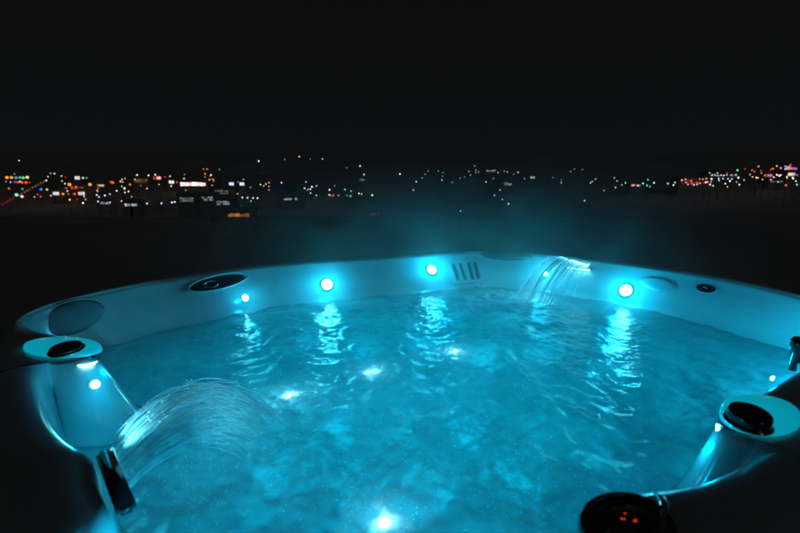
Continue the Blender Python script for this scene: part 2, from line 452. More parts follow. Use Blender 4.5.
# ------------------------------------------------------------------ water with ripples and froth
FALL_A = on_plane(262, 414, H_WATER); FALL_B = on_plane(543, 301, H_WATER)
BOILS = [on_plane(x, y, H_WATER) for x, y in ((292, 394), (372, 372), (452, 350), (385, 515), (600, 420), (480, 300))]
def wave(X, Y):
    Z = np.zeros_like(X); r = np.random.default_rng(5)
    for k in range(110):
        lam = .022 * (11 ** r.random()); a = r.random() * 2 * pi; ph = r.random() * 2 * pi
        amp = .00034 * (lam / .1) ** .75
        u = X * cos(a) + Y * sin(a); v_ = -X * sin(a) + Y * cos(a)
        Z += amp * np.sin(2 * pi * (u + .12 * lam * np.sin(v_ * 4.1 / lam + ph * 3)) / lam + ph)
    def ss(a, b, v): t = np.clip((v - a) / (b - a), 0, 1); return t * t * (3 - 2 * t)
    Z *= 1 - .62 * ss(.45, .75, X) * ss(1.0, 1.3, Y) - .5 * ss(-.45, -.75, X)
    for i, b in enumerate([FALL_A, FALL_B] + BOILS):
        d = np.hypot(X - b.x, Y - b.y); A = (.0035, .002, .0022, .0022, .0025, .0022, .0015, .0012)[i]
        ph2 = 1.2 * np.sin(3 * np.arctan2(Y - b.y, X - b.x) + i)
        Z += A * np.cos(2 * pi * d / .055 + ph2) * np.exp(-d / .12)
    for px, py, rad, A in ((455, 350, .060, .0016), (372, 371, .045, .0014), (385, 518, .030, .0013), (290, 392, .06, .0013), (262, 412, .09, .0012), (545, 300, .06, .0012), (430, 300, .05, .0008), (245, 330, .05, .0010), (100, 428, .05, .001)):
        b = on_plane(px, py, H_WATER); d2 = ((X - b.x) ** 2 + (Y - b.y) ** 2) / rad ** 2
        e = np.exp(-d2); q = np.random.default_rng(int(px)); W_ = np.zeros_like(X)
        for k in range(9):
            lam = .014 + .016 * q.random(); a = q.random() * 2 * pi
            W_ += np.sin(2 * pi * (X * cos(a) + Y * sin(a) + .3 * lam * np.sin((Y * cos(a) - X * sin(a)) * 3 / lam)) / lam + q.random() * 6.28)
        Z += A * e * W_ / 2.1
    return Z
def make_water():
    g = .0045
    x0, x1, y0, y1 = R[:, 0].min(), R[:, 0].max(), R[:, 1].min(), R[:, 1].max()
    xs = np.arange(x0, x1 + g, g); ys = np.arange(y0, y1 + g, g)
    X, Y = np.meshgrid(xs, ys)
    P = R + inn * (DW - .004)[:, None]
    inside = np.zeros(X.shape, bool)
    for i in range(NS):
        xa, ya = P[i]; xb, yb = P[(i + 1) % NS]
        if ya == yb: continue
        c = ((Y < ya) != (Y < yb)) & (X < (xb - xa) * (Y - ya) / (yb - ya) + xa)
        inside ^= c
    Z = wave(X, Y)
    # froth amount, raised where painted sparkles cluster
    foam = np.zeros_like(X); r = np.random.default_rng(3)
    def nz(s, sd):
        q = np.random.default_rng(sd); o = np.zeros_like(X)
        for k in range(14):
            a = q.random() * 2 * pi; kf = s * (.6 + q.random()); o += np.sin((X * cos(a) + Y * sin(a)) * kf + q.random() * 6.28 + 1.5 * np.sin((Y * cos(a) - X * sin(a)) * kf * .7))
        return o / 14 ** .5
    mott = nz(45, 1) * .5 + nz(110, 2) * .5
    for (px, py, rx, am) in ((290, 394, .060, .55), (262, 416, .09, .45), (100, 425, .05, .9), (372, 371, .03, .5), (452, 350, .035, .5), (385, 518, .035, .5), (543, 300, .06, .35), (180, 480, .05, .3), (215, 500, .04, .3), (455, 352, .03, .4), (205, 432, .05, .35), (170, 455, .04, .3), (245, 452, .04, .3), (250, 322, .03, .3), (410, 440, .04, .25), (555, 520, .04, .25), (640, 350, .05, .12), (520, 400, .05, .15),
                             (560, 500, .16, .10), (480, 440, .2, .08), (330, 470, .2, .10), (700, 380, .2, .03)):
        b = on_plane(px, py, H_WATER); d = np.hypot(X - b.x, Y - b.y) / (rx * 1.2)
        foam += am * 1.5 * np.exp(-d ** 2) * np.clip(.55 + .6 * mott, 0, 1.4)
    foam = np.clip(foam, 0, 1)
    idx = np.full(X.shape, -1)
    keep = inside.copy(); keep[:-1] |= inside[1:]; keep[1:] |= inside[:-1]; keep[:, :-1] |= inside[:, 1:]; keep[:, 1:] |= inside[:, :-1]
    idx[keep] = np.arange(keep.sum())
    v = np.column_stack([X[keep], Y[keep], (Z_W + Z)[keep]])
    a = idx[:-1, :-1]; b = idx[:-1, 1:]; c = idx[1:, 1:]; d = idx[1:, :-1]
    ok = (a >= 0) & (b >= 0) & (c >= 0) & (d >= 0)
    q = np.stack([a[ok], b[ok], c[ok], d[ok]], 1).astype(np.int32)
    me = bpy.data.meshes.new('water')
    me.vertices.add(len(v)); me.vertices.foreach_set('co', v.ravel())
    me.loops.add(q.size); me.loops.foreach_set('vertex_index', q.ravel())
    me.polygons.add(len(q)); me.polygons.foreach_set('loop_start', np.arange(0, q.size, 4)); me.polygons.foreach_set('loop_total', np.full(len(q), 4))
    me.polygons.foreach_set('use_smooth', np.ones(len(q), bool))
    me.update(calc_edges=True)
    at = me.attributes.new('foam', 'FLOAT', 'POINT'); at.data.foreach_set('value', foam[keep])
    me.materials.append(M_water)
    o = bpy.data.objects.new('water', me); C.objects.link(o)
    tag(o, kind='structure', label='rippling cyan lit water filling the hot tub')
make_water()

# ------------------------------------------------------------------ lamps of the tub
CY = (0.0, .55, .96)
WATER_W = 1.55
def beam(p, to, energy, cone, r=.01, col=(.20, .78, 1.0)):  # spot light added only to brighten the waterfall strands
    d = bpy.data.lights.new('fill_beam', 'SPOT'); d.energy = energy; d.color = col; d.shadow_soft_size = r
    d.spot_size = radians(cone); d.spot_blend = 1.0
    o = bpy.data.objects.new('fill_beam', d); C.objects.link(o); o.location = p
    o.rotation_euler = (to - p).to_track_quat('-Z', 'Y').to_euler()
    return o
def lamp(p, energy, r=.012, col=CY):
    d = bpy.data.lights.new('led_glow', 'POINT'); d.energy = energy; d.color = col; d.shadow_soft_size = r
    o = bpy.data.objects.new('led_glow', d); C.objects.link(o); o.location = p
    return o
# (px, py, lens radius, watts)
LEDS = [(245, 297.5, .014, .30), (327, 284, .024, 1.25), (431.5, 269.5, .024, 1.9), (626, 290, .025, 1.6), (95, 384, .009, .16), (546, 274, .013, 1.3)]
for px, py, r, w in LEDS:
    p, n = hit(px, py)
    M = frame(p, n)
    o = MB().lathe([(r * 1.35, -.004), (r * 1.4, .002), (r * 1.2, .0035), (r * 1.05, .003)], 28, M=M).build('led_light', M_halo_flange, tub)
    MB().lathe([(r, .0)] + dome_prof(r, r * .45, 5, .002), 24, M=M).build('lens', M_lens, o)
    lamp(p + n * ((.055 if px > 200 else .05) + r * .5), w, r * .8)
# unseen lights added round the near walls to brighten the far band
SHAPE_K = []
for k in range(0, NS, 24):
    cx_, cy_ = R[k]
    pq = Vector((cx_, cy_, Z_RIM - .08)) - EYE
    dep_ = pq.y * cos(PITCH) - pq.z * sin(PITCH); upc = pq.y * sin(PITCH) + pq.z * cos(PITCH)
    sx_, sy_ = (400 + FPX * pq.x / dep_, 266 - FPX * upc / dep_) if dep_ > .02 else (0, 999)
    if -60 < sx_ < 860 and sy_ < 620 or abs(cx_) > 1.35: continue
    if SHAPE_K and k - SHAPE_K[-1] < 30: continue
    if cx_ < -.15 and cy_ < .95: continue
    SHAPE_K.append(k)
if not SHAPE_K: SHAPE_K = [int(NS * .6)]
for k in SHAPE_K:
    nn = Vector((*inn[k], 0)); p = Vector((*(R[k] + inn[k] * (.006 + (DW[k] - .006) * .5)), Z_RIM - .02 + .5 * (Z_W + .012 - Z_RIM + .02)))
    h_ = bvh.ray_cast(p + nn * .04, -nn)
    if h_[0] is None: continue
    p = h_[0]; r = .014; M = frame(p, nn)
    o = MB().lathe([(r * 1.35, -.004), (r * 1.4, .002), (r * 1.2, .0035), (r * 1.05, .003)], 28, M=M).build('led_light', M_halo_flange, tub)
    MB().lathe([(r, .0)] + dome_prof(r, r * .45, 5, .002), 24, M=M).build('lens', M_lens, o)
    lamp(p + nn * .03, 14.0 / len(SHAPE_K), r)
# unseen grid of lamps added in footwell and seats for an even water glow
foot_ = smooth_loop(R, 10)
gx, gy = np.meshgrid(np.arange(-1.0, 1.3, .25), np.arange(.5, 2.2, .25))
gx = gx + .11 * (np.arange(gx.shape[0]) % 2)[:, None]
for x, y in zip(gx.ravel(), gy.ravel()):
    dd = np.hypot(R[:, 0] - x, R[:, 1] - y); k = int(dd.argmin())
    if dd[k] < .13 or np.dot(np.array([x, y]) - R[k], inn[k]) < 0: continue
    p_, n_, i_, d_ = bvh.ray_cast(Vector((x, y, Z_W - .01)), Vector((0, 0, -1)))
    if p_ is None: continue
    z = max(p_.z + .03, .17) if Z_W - p_.z > .2 else None
    if z is None: continue
    dep = Z_W - z
    lamp((x, y, z), WATER_W * .46 * (dep / .5) ** 1.5 * (1.25 if abs(x - .05) < .45 else 1.0) * (.55 if y < .9 else .78 if y < 1.2 else 1 if y < 1.55 else 1.35), .06, (0, .60, .92))

for i in range(0, NS, 36):                              # lamps added along the far wall to brighten the water's edge
    q = R[i] + inn[i] * (DW[i] + .10)
    if q[1] > 1.15 and q[0] > -.95: lamp((q[0], q[1], Z_W - .26), .30, .05, (0, .60, .92))
for px, py, w in ((385, 519, .11), (455, 350, .10), (372, 371, .07), (290, 393, .13)):   # bright glints imitated by lamps and glowing domes added under the surface
    q = on_plane(px, py, H_WATER); lamp((q.x, q.y, Z_W - .04), w, .006, (.12, .72, 1.0))
    MB().lathe(dome_prof(.005, .004, 4), 12, M=Matrix.Translation((q.x, q.y, Z_W - .014))).build('glint_dot', M_glint, tub)
for px, py, w in ((100, 428, .45), (150, 470, .15), (250, 440, .18)):  # more unseen lamps, added to lift the froth at left
    q = on_plane(px, py, H_WATER); lamp((q.x, q.y, Z_W - .22), w, .04, (0, .60, .92))
# ------------------------------------------------------------------ fittings
def patch(px, py, w, h, roll=0, n_off=0.0):
    p, n = hit(px, py, n_off)
    M = frame(p, n)
    return M @ Matrix.Rotation(radians(roll), 4, 'Z'), p, n
# headrest pillows (far left corner, back corner, far right)
def pillow(px, py, w, h, th, roll, name='headrest_pillow', mat=M_pillow, ring=True):
    M, p, n = patch(px, py, w, h, roll)
    prof = [(1.0, -.6), (1.0, .2), (.96, .55), (.86, .85), (.66, 1.0), (.3, 1.05), (.02, 1.05)]
    o = MB().lathe([(a, b * th) for a, b in prof], 36, M=M, sx=w, sy=h).build(name, mat, tub)
    if ring:
        MB().lathe([(1.10, -.02), (1.10, .003), (1.04, .005), (1.0, -.01)], 36, M=M, sx=w, sy=h, cap=False).build('recess_edge', M_shell, o)
    return o, M
pillow(73, 317, .100, .048, .016, 4, mat=M_cush)
pillow(658, 284, .075, .030, .008, -4, mat=M_shell, ring=False)
pillow(505, 256, .13, .022, .03, 0, mat=M_grey, ring=False)
# deep drink holder with a rim, seen from its side
o, M = pillow(219, 282, .125, .031, .004, 4, 'cup_holder', M_black)
MB().lathe([(.030, .0), (.032, .004), (.027, .005), (.026, .002), (.01, .001)], 24, sy=.5, M=M @ Matrix.Translation((-.035, -.002, .002))).build('cup_rim', M_chrome, o)
MB().lathe([(.129, .0), (.130, .007), (.124, .009), (.120, .002)], 40, M=M, sy=.26, cap=False).build('holder_rim', M_shell, o)
# round air control at far right, two glints painted as glowing dots
o, M = pillow(706, 288, .036, .020, .004, -3, 'air_control', M_black)
for dx in (-.006, .003): MB().lathe(dome_prof(.0016, .001, 3, .005), 8, M=M @ Matrix.Translation((dx, .0, 0))).build('indicator', emis('violet_glint', (.5, .3, 1), 1.0), o)
# filter weir: four dark slots in a pale plate
wp, wn = hit(466, 271)
Mw = frame(wp, wn)
gr = MB().box(-.085, .085, -.062, .062, -.002, .003, M=Mw).build('filter_grille', M_shell, tub, False)
for dx, tl in ((-.058, 5), (-.020, 4), (.024, 0), (.058, -1)):
    MB().box(-.0085, .0085, -.045, .045, .0005, .0045, M=Mw @ Matrix.Translation((dx, 0, 0)) @ Matrix.Rotation(radians(tl), 4, 'Z')).build('slot', M_grey, gr, False)
# small jets along the far band and under the water
for px, py in ((166, 311), (232, 312)):
    pass
for px, py, r in ((700, 381, .05), (672, 386, .03), (640, 352, .03), (560, 335, .03), (345, 325, .03), (200, 345, .03), (170, 352, .03), (300, 340, .03), (455, 330, .03), (515, 322, .03)):
    p = on_plane(px, py, H_WATER); d = ray(px, py).normalized()
    q, n, i_, d_ = bvh.ray_cast(p + d * .02, d)
    if q is None: continue
    if n.dot(d) > 0: n = -n
    Mj = frame(q, n)
    o = MB().lathe([(r, -.004), (r, .004), (r * .8, .009), (r * .6, .004)], 24, M=Mj).build('water_jet', M_grey, tub)
    MB().lathe([(r * .3, .0), (r * .3, .008), (r * .1, .010)], 14, M=Mj).build('nozzle', M_black, o)

# diverter consoles: backlit plate with a domed black knob
def console(px, py, h, w, l, rot, kpx, kpy, kr, kh, arc, pw):
    c = on_plane(px, py, h); c.z = Z_RIM + .010
    Mx = Matrix.Translation(c) @ Matrix.Rotation(radians(rot), 4, 'Z')
    o = MB().lathe([(.97, -.014), (1.0, -.006), (1.0, -.002), (.97, .003), (.9, .005), (.02, .006)], 48, M=Mx, sx=l, sy=w).build('diverter_console', M_esc, tub)
    MB().lathe([(.97, -.022), (1.0, -.016), (1.008, -.007), (.99, -.0045)], 48, M=Mx, sx=l, sy=w).build('console_base', M_black, o)
    k = on_plane(kpx, kpy, h - kh / K); k.z = Z_RIM + .015
    Mk = Matrix.Translation(k) @ Matrix.Rotation(radians(6), 4, 'X')
    MB().lathe([(kr * 1.10, .0), (kr * 1.13, .002), (kr * 1.04, .004)], 48, M=Mk).build('knob_collar', M_chrome, o)
    MB().lathe([(kr * .96, .003), (kr, .007), (kr * .99, kh * .75), (kr * .95, kh * .92), (kr * .86, kh), (kr * .5, kh * .95), (.001, kh * .92)], 48, M=Mk).build('diverter_knob', M_black, o)
    pts = [on_plane(x, y, h + .012) for x, y in arc]
    MB().tube(pts, [.0015] + [.0042] * (len(pts) - 2) + [.0015], 8).build('led_strip', M_lens_soft, o)
    q = pts[len(pts) // 2] + Vector((.02 if px < 400 else -.03, .02, -.02))
    lamp(q, pw, .01)
    return o
console(63, 350, .45, .046, .100, -17, 67, 352, .030, .010, ((78, 365), (84, 366), (91, 364.5), (97, 361)), .03)
console(759, 418, .45, .046, .079, 32, 748, 419, .028, .020, ((717, 424), (719, 430), (725, 436), (733, 440), (742, 441)), .10)

# third dark knob and lamp at the right-hand wall
for (px, py, hh, r) in ((802, 348, .44, .022), (795, 357, .47, .010)):
    c = on_plane(px, py, hh)
    MB().lathe([(r * .8, -.03), (r * .8, .0), (r, .004), (r, .016), (r * .8, .022), (.001, .023)], 28, M=Matrix.Translation(c)).build('air_valve', M_black, tub)
c = on_plane(773, 378, .57)
MB().lathe(dome_prof(.006, .005, 4), 14, M=frame(c, Vector((-.6, .3, .3)))).build('led_light', M_lens, tub)
lamp(c + Vector((-.02, .02, .01)), .30, .006)

# control panel on the near right rim
def control_panel():
    c = on_plane(627, 521, .44); c.z = Z_RIM + .004
    Mx = Matrix.Translation(c) @ Matrix.Rotation(radians(30), 4, 'Z')
    o = MB().lathe([(1.0, -.010), (1.01, -.002), (.98, .004), (.93, .0065), (.88, .0065), (.86, .0045), (.80, .004)], 56, M=Mx, sx=.058, sy=.043).build('control_panel', M_black, tub)
    fc = MB().lathe([(.76, .0045), (.74, .0056), (.02, .0060)], 48, M=Mx, sx=.058, sy=.043).build('display_window', M_gloss, o)
    for q_, rr in ((.60, .0006), (.80, .0008)):
        ring = [Mx @ Vector((.058 * q_ * cos(t), .043 * q_ * sin(t), .0065)) for t in [i * pi / 20 for i in range(5, 34)]]
        MB().tube(ring, rr, 6).build('ring_line', M_grey, o)
    # lit red signs on the display
    for px, py, s in ((626.5, 500, .0011), (623, 505, .0012), (625.6, 505.4, .0012), (637, 507.5, .0013), (635.6, 507, .0010), (637.5, 506, .0009)):
        q = on_plane(px, py, .44 - .018 / K); q.z = c.z + .0062
        MB().lathe(dome_prof(s, s * .4, 3), 10, M=Matrix.Translation(q), sx=1.1, sy=.9).build('indicator', M_red, fc)
    # round push button below the display
    b = on_plane(628, 531, .42); b.z = c.z + .0065
    MB().lathe([(.020, -.002), (.021, .001), (.018, .003), (.016, .002), (.001, .002)], 32, M=Matrix.Translation(b)).build('push_button', M_grey, o)
    # raised pale edge strip to the right
    pts = [on_plane(x, y, .435) for x, y in ((655, 487), (662, 492), (665, 500), (665, 512), (662, 526), (658, 545))]
    for p in pts: p.z = Z_RIM + .005
    MB().tube(pts, [.002, .0045, .006, .006, .005, .004], 10).build('edge_trim', M_chrome, o)
control_panel()

# ------------------------------------------------------------------ waterfall spouts and streams
def bar_between(a, b, w, t, name, mat, parent, lip=0):
    d = (b - a); L_ = d.length; x = d.normalized(); z = Vector((0, 0, 1)); z = (z - x * z.dot(x)).normalized(); y = z.cross(x)
    M = Matrix((x, y, z)).transposed().to_4x4(); M.translation = (a + b) / 2
    bm = bmesh.new(); bmesh.ops.create_cube(bm, size=1)
    bmesh.ops.scale(bm, vec=(L_, w, t), verts=bm.verts)
    bmesh.ops.bevel(bm, geom=bm.edges[:], offset=min(w, t) * .3, segments=3, affect='EDGES')
    bm.transform(M)
    me = bpy.data.meshes.new(name); bm.to_mesh(me); bm.free(); me.materials.append(mat)
    me.polygons.foreach_set('use_smooth', [True] * len(me.polygons))
    o = bpy.data.objects.new(name, me); C.objects.link(o); o.parent = parent
    if parent is not None and parent.type == 'EMPTY': o.matrix_parent_inverse = Matrix.Translation(parent.location).inverted()
    return o
A0 = on_plane(104, 453, .462); A1 = on_plane(127, 510, .462)
sp = bar_between(A0, A1, .021, .016, 'waterfall_spout', M_black, tub)
body0 = on_plane(99, 452, .50); body1 = on_plane(120, 512, .50)
side = Vector((.72, .69, 0))
B0 = on_plane(112, 448, .490); B1 = on_plane(125, 494, .490)
bar_between(B0, B1, .006, .006, 'glow_lip', emis('fall_lip', (.12, .85, 1.0), .9), sp)
MIDA = on_plane(205, 395, .50)
sa0, sa1 = on_plane(113, 441, .495), on_plane(125, 492, .490)
for i in range(4):  # beams added above the lip to whiten the stream
    u_ = (i + .5) / 4
    a_ = sa0.lerp(sa1, u_); m_ = on_plane(205 + 6 * i, 392 + 13 * i, .50)
    beam(a_ + Vector((-.006, -.008, .026)), m_ + Vector((.0, .03, .01)), (.8, 2.2, 5, 7)[i], 60, .005, (.12, .72, 1.0))
_p, _n = hit(95, 384)
beam(_p + _n * .014, MIDA + Vector((.06, .08, 0)), 3.5, 80, .008, (.12, .72, 1.0))
beam(on_plane(92, 366, .475) + Vector((.01, -.012, 0)), MIDA + Vector((0, -.05, 0)), 4.5, 85, .008, (.12, .72, 1.0))
beam(Vector((-.03, .47, Z_RIM - .05)), MIDA, 6.5, 24, .008, (.12, .72, 1.0))  # unseen beam added on the near side to light the arc frontally

def strands(start, end, sag, n, rad, jit, name, label, seed, nseg=26):
    r = np.random.default_rng(seed); mb = MB()
    for k in range(n):
        u = r.random(); layer = r.random()
        s = start(u); e = end(u, r.random())
        s = s + Vector(r.normal(0, jit * .25, 3)); e = e + Vector((*r.normal(0, jit, 2), 0)); e.z = Z_W - .004
        t0 = 0.0 if r.random() < .45 else r.random() * .5; t1 = 1.0 if r.random() < .55 else t0 + (1 - t0) * (.25 + .7 * r.random())
        sg = sag(u) * (1 + r.normal(0, .05)) - layer * .012
        pts = []; rr = []
        m = max(5, int(nseg * (t1 - t0)))
        ph = r.random() * 6
        for i in range(m + 1):
            t = t0 + (t1 - t0) * i / m
            p = s.lerp(e, t); p.z += 4 * sg * t * (1 - t)
            p += Vector((sin(t * 14 + ph), cos(t * 11 + ph), sin(t * 17 + ph))) * .0005
            pts.append(p); rr.append(rad * (.35 + .8 * r.random()) * (1.0 if 0 < i < m else .3))
        mb.tube(pts, rr, 4)
    # scattered droplets around the stream
    for k in range(n * 3):
        u = r.random(); t = r.random() ** .8; s = start(u); e = end(u, r.random()); e.z = Z_W
        p = s.lerp(e, t); p.z += 4 * sag(u) * t * (1 - t)
        p += Vector(r.normal(0, jit * .55, 3))
        if p.z < Z_W + .004: p.z = Z_W + .004
        q = rad * (.5 + 1.0 * r.random())
        mb.add([(q, 0, 0), (-q, 0, 0), (0, q, 0), (0, -q, 0), (0, 0, q * 1.6), (0, 0, -q * 1.6)], [(0, 2, 4), (2, 1, 4), (1, 3, 4), (3, 0, 4), (2, 0, 5), (1, 2, 5), (3, 1, 5), (0, 3, 5)], 0, Matrix.Translation(p))
    o = mb.build(name, M_spray)
    # thin skin of water between the strands
    nu, nt_ = 24, 30; v = []; f = []
    for j in range(nt_ + 1):
        t = j / nt_
        for i in range(nu + 1):
            u = i / nu; s = start(u); e = end(u, .5); e.z = Z_W - .002
            p = s.lerp(e, t); p.z += 4 * (sag(u) - .004) * t * (1 - t) + .0025 * sin(u * 26 + t * 5) * t; v.append(p)
    for j in range(nt_):
        for i in range(nu): a = j * (nu + 1) + i; f.append((a, a + 1, a + nu + 2, a + nu + 1))
    mesh_obj('water_film', v, f, M_film, o)
    return tag(o, label, 'waterfall')
sa0, sa1 = on_plane(113, 441, .495), on_plane(125, 492, .490)
ea0, ea1 = on_plane(282, 408, H_WATER), on_plane(272, 432, H_WATER)
strands(lambda u: sa0.lerp(sa1, u), lambda u, w: ea0.lerp(ea1, u) + (sa0.lerp(sa1, u) - ea0.lerp(ea1, u)) * (.30 * w - .02),
        lambda u: .098 - .040 * u, 130, .00105, .010, 'waterfall', 'wide arcing fan of water thrown from the black slot at the left rim', 4)
cB, nB = hit(579, 269)
tB = Vector((-nB.y, nB.x, 0)).normalized()
if tB.x < 0: tB = -tB
sb = on_plane(566, 268, .475); sb1 = on_plane(588, 270, .47)
sb, sb1 = (cB - tB * .055 + nB * .012), (cB + tB * .055 + nB * .012)
sb.z = sb1.z = cB.z + .004
sp2 = bar_between(sb + Vector((0, 0, .008)), sb1 + Vector((0, 0, .008)), .03, .014, 'waterfall_spout', M_shell, tub)
bar_between(sb + Vector((0, 0, -.004)) + nB * .012, sb1 + Vector((0, 0, -.004)) + nB * .012, .007, .011, 'led_bar', M_lens_soft, sp2)
for i in range(3): beam(sb.lerp(sb1, i / 2) + nB * .0 + Vector((.0, 0, .034)), on_plane(535, 275, .52), 12.0, 75, .006, (.12, .72, 1.0))  # beams added above the spout to brighten the small fall

eb0, eb1 = on_plane(514, 302, H_WATER), on_plane(560, 305, H_WATER)
strands(lambda u: sb.lerp(sb1, u) + Vector((0, 0, .012)) + nB * .014, lambda u, w: eb0.lerp(eb1, u) + Vector((0, .06, 0)) * (w - .5),
        lambda u: .066 + .035 * (1 - u), 170, .0013, .010, 'waterfall', 'small lit waterfall arching from the far right rim into the tub', 8, 18)

# ------------------------------------------------------------------ loose bubbles and splashes on the surface
def bubbles():
    r = np.random.default_rng(21); mb = MB(); pts = []
    def at_px(px, py, sx, sy, n, s0, s1):
        for _ in range(n):
            x = px + r.normal(0, sx); y = py + r.normal(0, sy); p = on_plane(x, y, H_WATER); pts.append((p, s0 + (s1 - s0) * r.random() ** 2))
    at_px(290, 394, 14, 6, 260, .0006, .0022); at_px(262, 410, 25, 14, 500, .0005, .0018); at_px(97, 425, 12, 8, 500, .0004, .0016)
    at_px(175, 480, 25, 14, 300, .0003, .0013); at_px(225, 500, 22, 12, 160, .0003, .0013); at_px(543, 300, 20, 5, 260, .0006, .002)
    at_px(330, 350, 70, 30, 420, .0004, .0018); at_px(450, 350, 60, 30, 420, .0004, .002); at_px(600, 370, 80, 35, 320, .0004, .002)
    at_px(385, 515, 18, 10, 200, .0003, .0015); at_px(490, 470, 80, 35, 500, .0003, .0013); at_px(430, 420, 60, 30, 300, .0003, .0015)
    at_px(615, 440, 40, 30, 260, .0003, .0012)
    Ri = R + inn * (DW + .01)[:, None]
    nx = Ri[:, 0]; ny = Ri[:, 1]; nx2 = np.roll(nx, -1); ny2 = np.roll(ny, -1)
    for p, s in pts:
        c = ((p.y < ny) != (p.y < ny2)) & (p.x < (nx2 - nx) * (p.y - ny) / (ny2 - ny + 1e-12) + nx)
        if c.sum() % 2 == 0: continue
        s *= 1.5
        z = Z_W + float(wave(np.array([p.x]), np.array([p.y]))[0])
        v = [(0, 0, s * .8)] + [(s * cos(a), s * sin(a), s * .35) for a in (0, 1.05, 2.09, 3.14, 4.19, 5.24)] + [(s * 1.1 * cos(a), s * 1.1 * sin(a), -s * .4) for a in (0, 1.05, 2.09, 3.14, 4.19, 5.24)]
        f = [(0, 1 + i, 1 + (i + 1) % 6) for i in range(6)] + [(1 + i, 7 + i, 7 + (i + 1) % 6, 1 + (i + 1) % 6) for i in range(6)]
        mb.add(v, f, 0, Matrix.Translation((p.x, p.y, z)))
    tag(mb.build('bubbles', M_drop), 'tiny bubbles and splash drops scattered over the cyan water', kind='stuff')
bubbles()

# water beads clinging to the wet shell and consoles
def beads():
    r = np.random.default_rng(33); mb = MB()
    boxes = [((40, 400), (60, 440), 60), ((45, 375), (85, 415), 70), ((110, 296), (420, 275), 60), ((560, 268), (790, 330), 70), ((700, 440), (745, 470), 60), ((600, 488), (760, 470), 60), ((90, 460), (100, 520), 30)]
    for (xa, ya), (xb, yb), n in boxes:
        for _ in range(n):
            px = xa + (xb - xa) * r.random() + r.normal(0, 3); py = ya + (yb - ya) * (r.random() if abs(xb - xa) < 150 else (px - xa) / (xb - xa)) + r.normal(0, 9)
            p, n_, i_, d_ = bvh.ray_cast(EYE, ray(px, py).normalized())
            if p is None or p.z < Z_W + .01: continue
            if n_.dot(ray(px, py)) > 0: n_ = -n_
            q = .0006 + .0018 * r.random() ** 3
            mb.lathe([(q, -.0002), (q * .9, q * .4), (q * .5, q * .7), (q * .05, q * .75)], 7, 0, frame(p, n_))
    tag(mb.build('water_beads', m_spray('bead_water', .9, .82, .12)), 'small water beads clinging to the wet rim and walls of the tub', kind='stuff')
beads()

# ------------------------------------------------------------------ steam over the far side of the tub
def steam():
    m, nt, out = new_mat('steam'); L = nt.links
    tc = N(nt, 'ShaderNodeTexCoord')
    sx = N(nt, 'ShaderNodeSeparateXYZ'); L.new(tc.outputs['Object'], sx.inputs[0])
    n = N(nt, 'ShaderNodeTexNoise', Scale=3.2, Detail=5.0, Roughness=.62, Distortion=1.6); L.new(tc.outputs['Object'], n.inputs['Vector'])
    nr = N(nt, 'ShaderNodeMapRange'); nr.inputs['From Min'].default_value = .38; nr.inputs['From Max'].default_value = .7
    nr.inputs['To Min'].default_value = .06; L.new(n.outputs['Fac'], nr.inputs['Value'])
    def fall(sock, a, b):
        r = N(nt, 'ShaderNodeMapRange', interpolation_type='SMOOTHSTEP'); r.inputs['From Min'].default_value = a; r.inputs['From Max'].default_value = b
        L.new(sock, r.inputs['Value']); return r.outputs[0]
    prod = nr.outputs[0]
    for s in (fall(sx.outputs['Z'], .52, -.10), fall(sx.outputs['X'], -.95, .15), fall(sx.outputs['X'], 1.15, .45), fall(sx.outputs['Y'], -.70, -.05), fall(sx.outputs['Y'], .75, .35)):
        mm = N(nt, 'ShaderNodeMath', operation='MULTIPLY'); L.new(prod, mm.inputs[0]); L.new(s, mm.inputs[1]); prod = mm.outputs[0]
    mm = N(nt, 'ShaderNodeMath', operation='MULTIPLY'); L.new(prod, mm.inputs[0]); mm.inputs[1].default_value = 1.5
    v = N(nt, 'ShaderNodeVolumePrincipled'); v.inputs['Color'].default_value = (.74, 1, .92, 1); v.inputs['Anisotropy'].default_value = .0
    L.new(mm.outputs[0], v.inputs['Density']); L.new(v.outputs[0], out.inputs['Volume'])
    mb = MB().box(-1.1, 1.35, -.8, .8, -.12, .6)
    o = mb.build('steam', m, None, False); o.location = (.0, 1.75, Z_W + .16)
    tag(o, 'thin cyan lit steam drifting up over the far side of the tub', kind='stuff')
steam()

# ------------------------------------------------------------------ the town at night
COL = {'w': (1, .93, .85), 'k': (.72, .82, 1), 'a': (1, .74, .45), 'o': (1, .33, .04), 'y': (1, .72, .18), 'r': (1, .09, .03), 'p': (1, .50, .42),
       'g': (.12, .75, .35), 'c': (.25, .9, .85), 'b': (.05, .25, 1), 'm': (.95, .2, .7), 'n': (.7, .32, .06), 'v': (.35, .1, .6), 'd': (.6, .65, .62)}
CNAME = {'w': 'white', 'k': 'bluish white', 'a': 'warm white', 'o': 'orange', 'y': 'yellow', 'r': 'red', 'p': 'pink', 'g': 'green', 'c': 'turquoise', 'b': 'blue', 'm': 'magenta', 'n': 'amber', 'v': 'violet', 'd': 'faint grey'}
_em = {}
def glow(c, s):
    s = round(s, 2)
    if (c, s) not in _em: _em[(c, s)] = emis('lamp_glass_' + CNAME[c].replace(' ', '_'), COL[c], s)
    return _em[(c, s)]
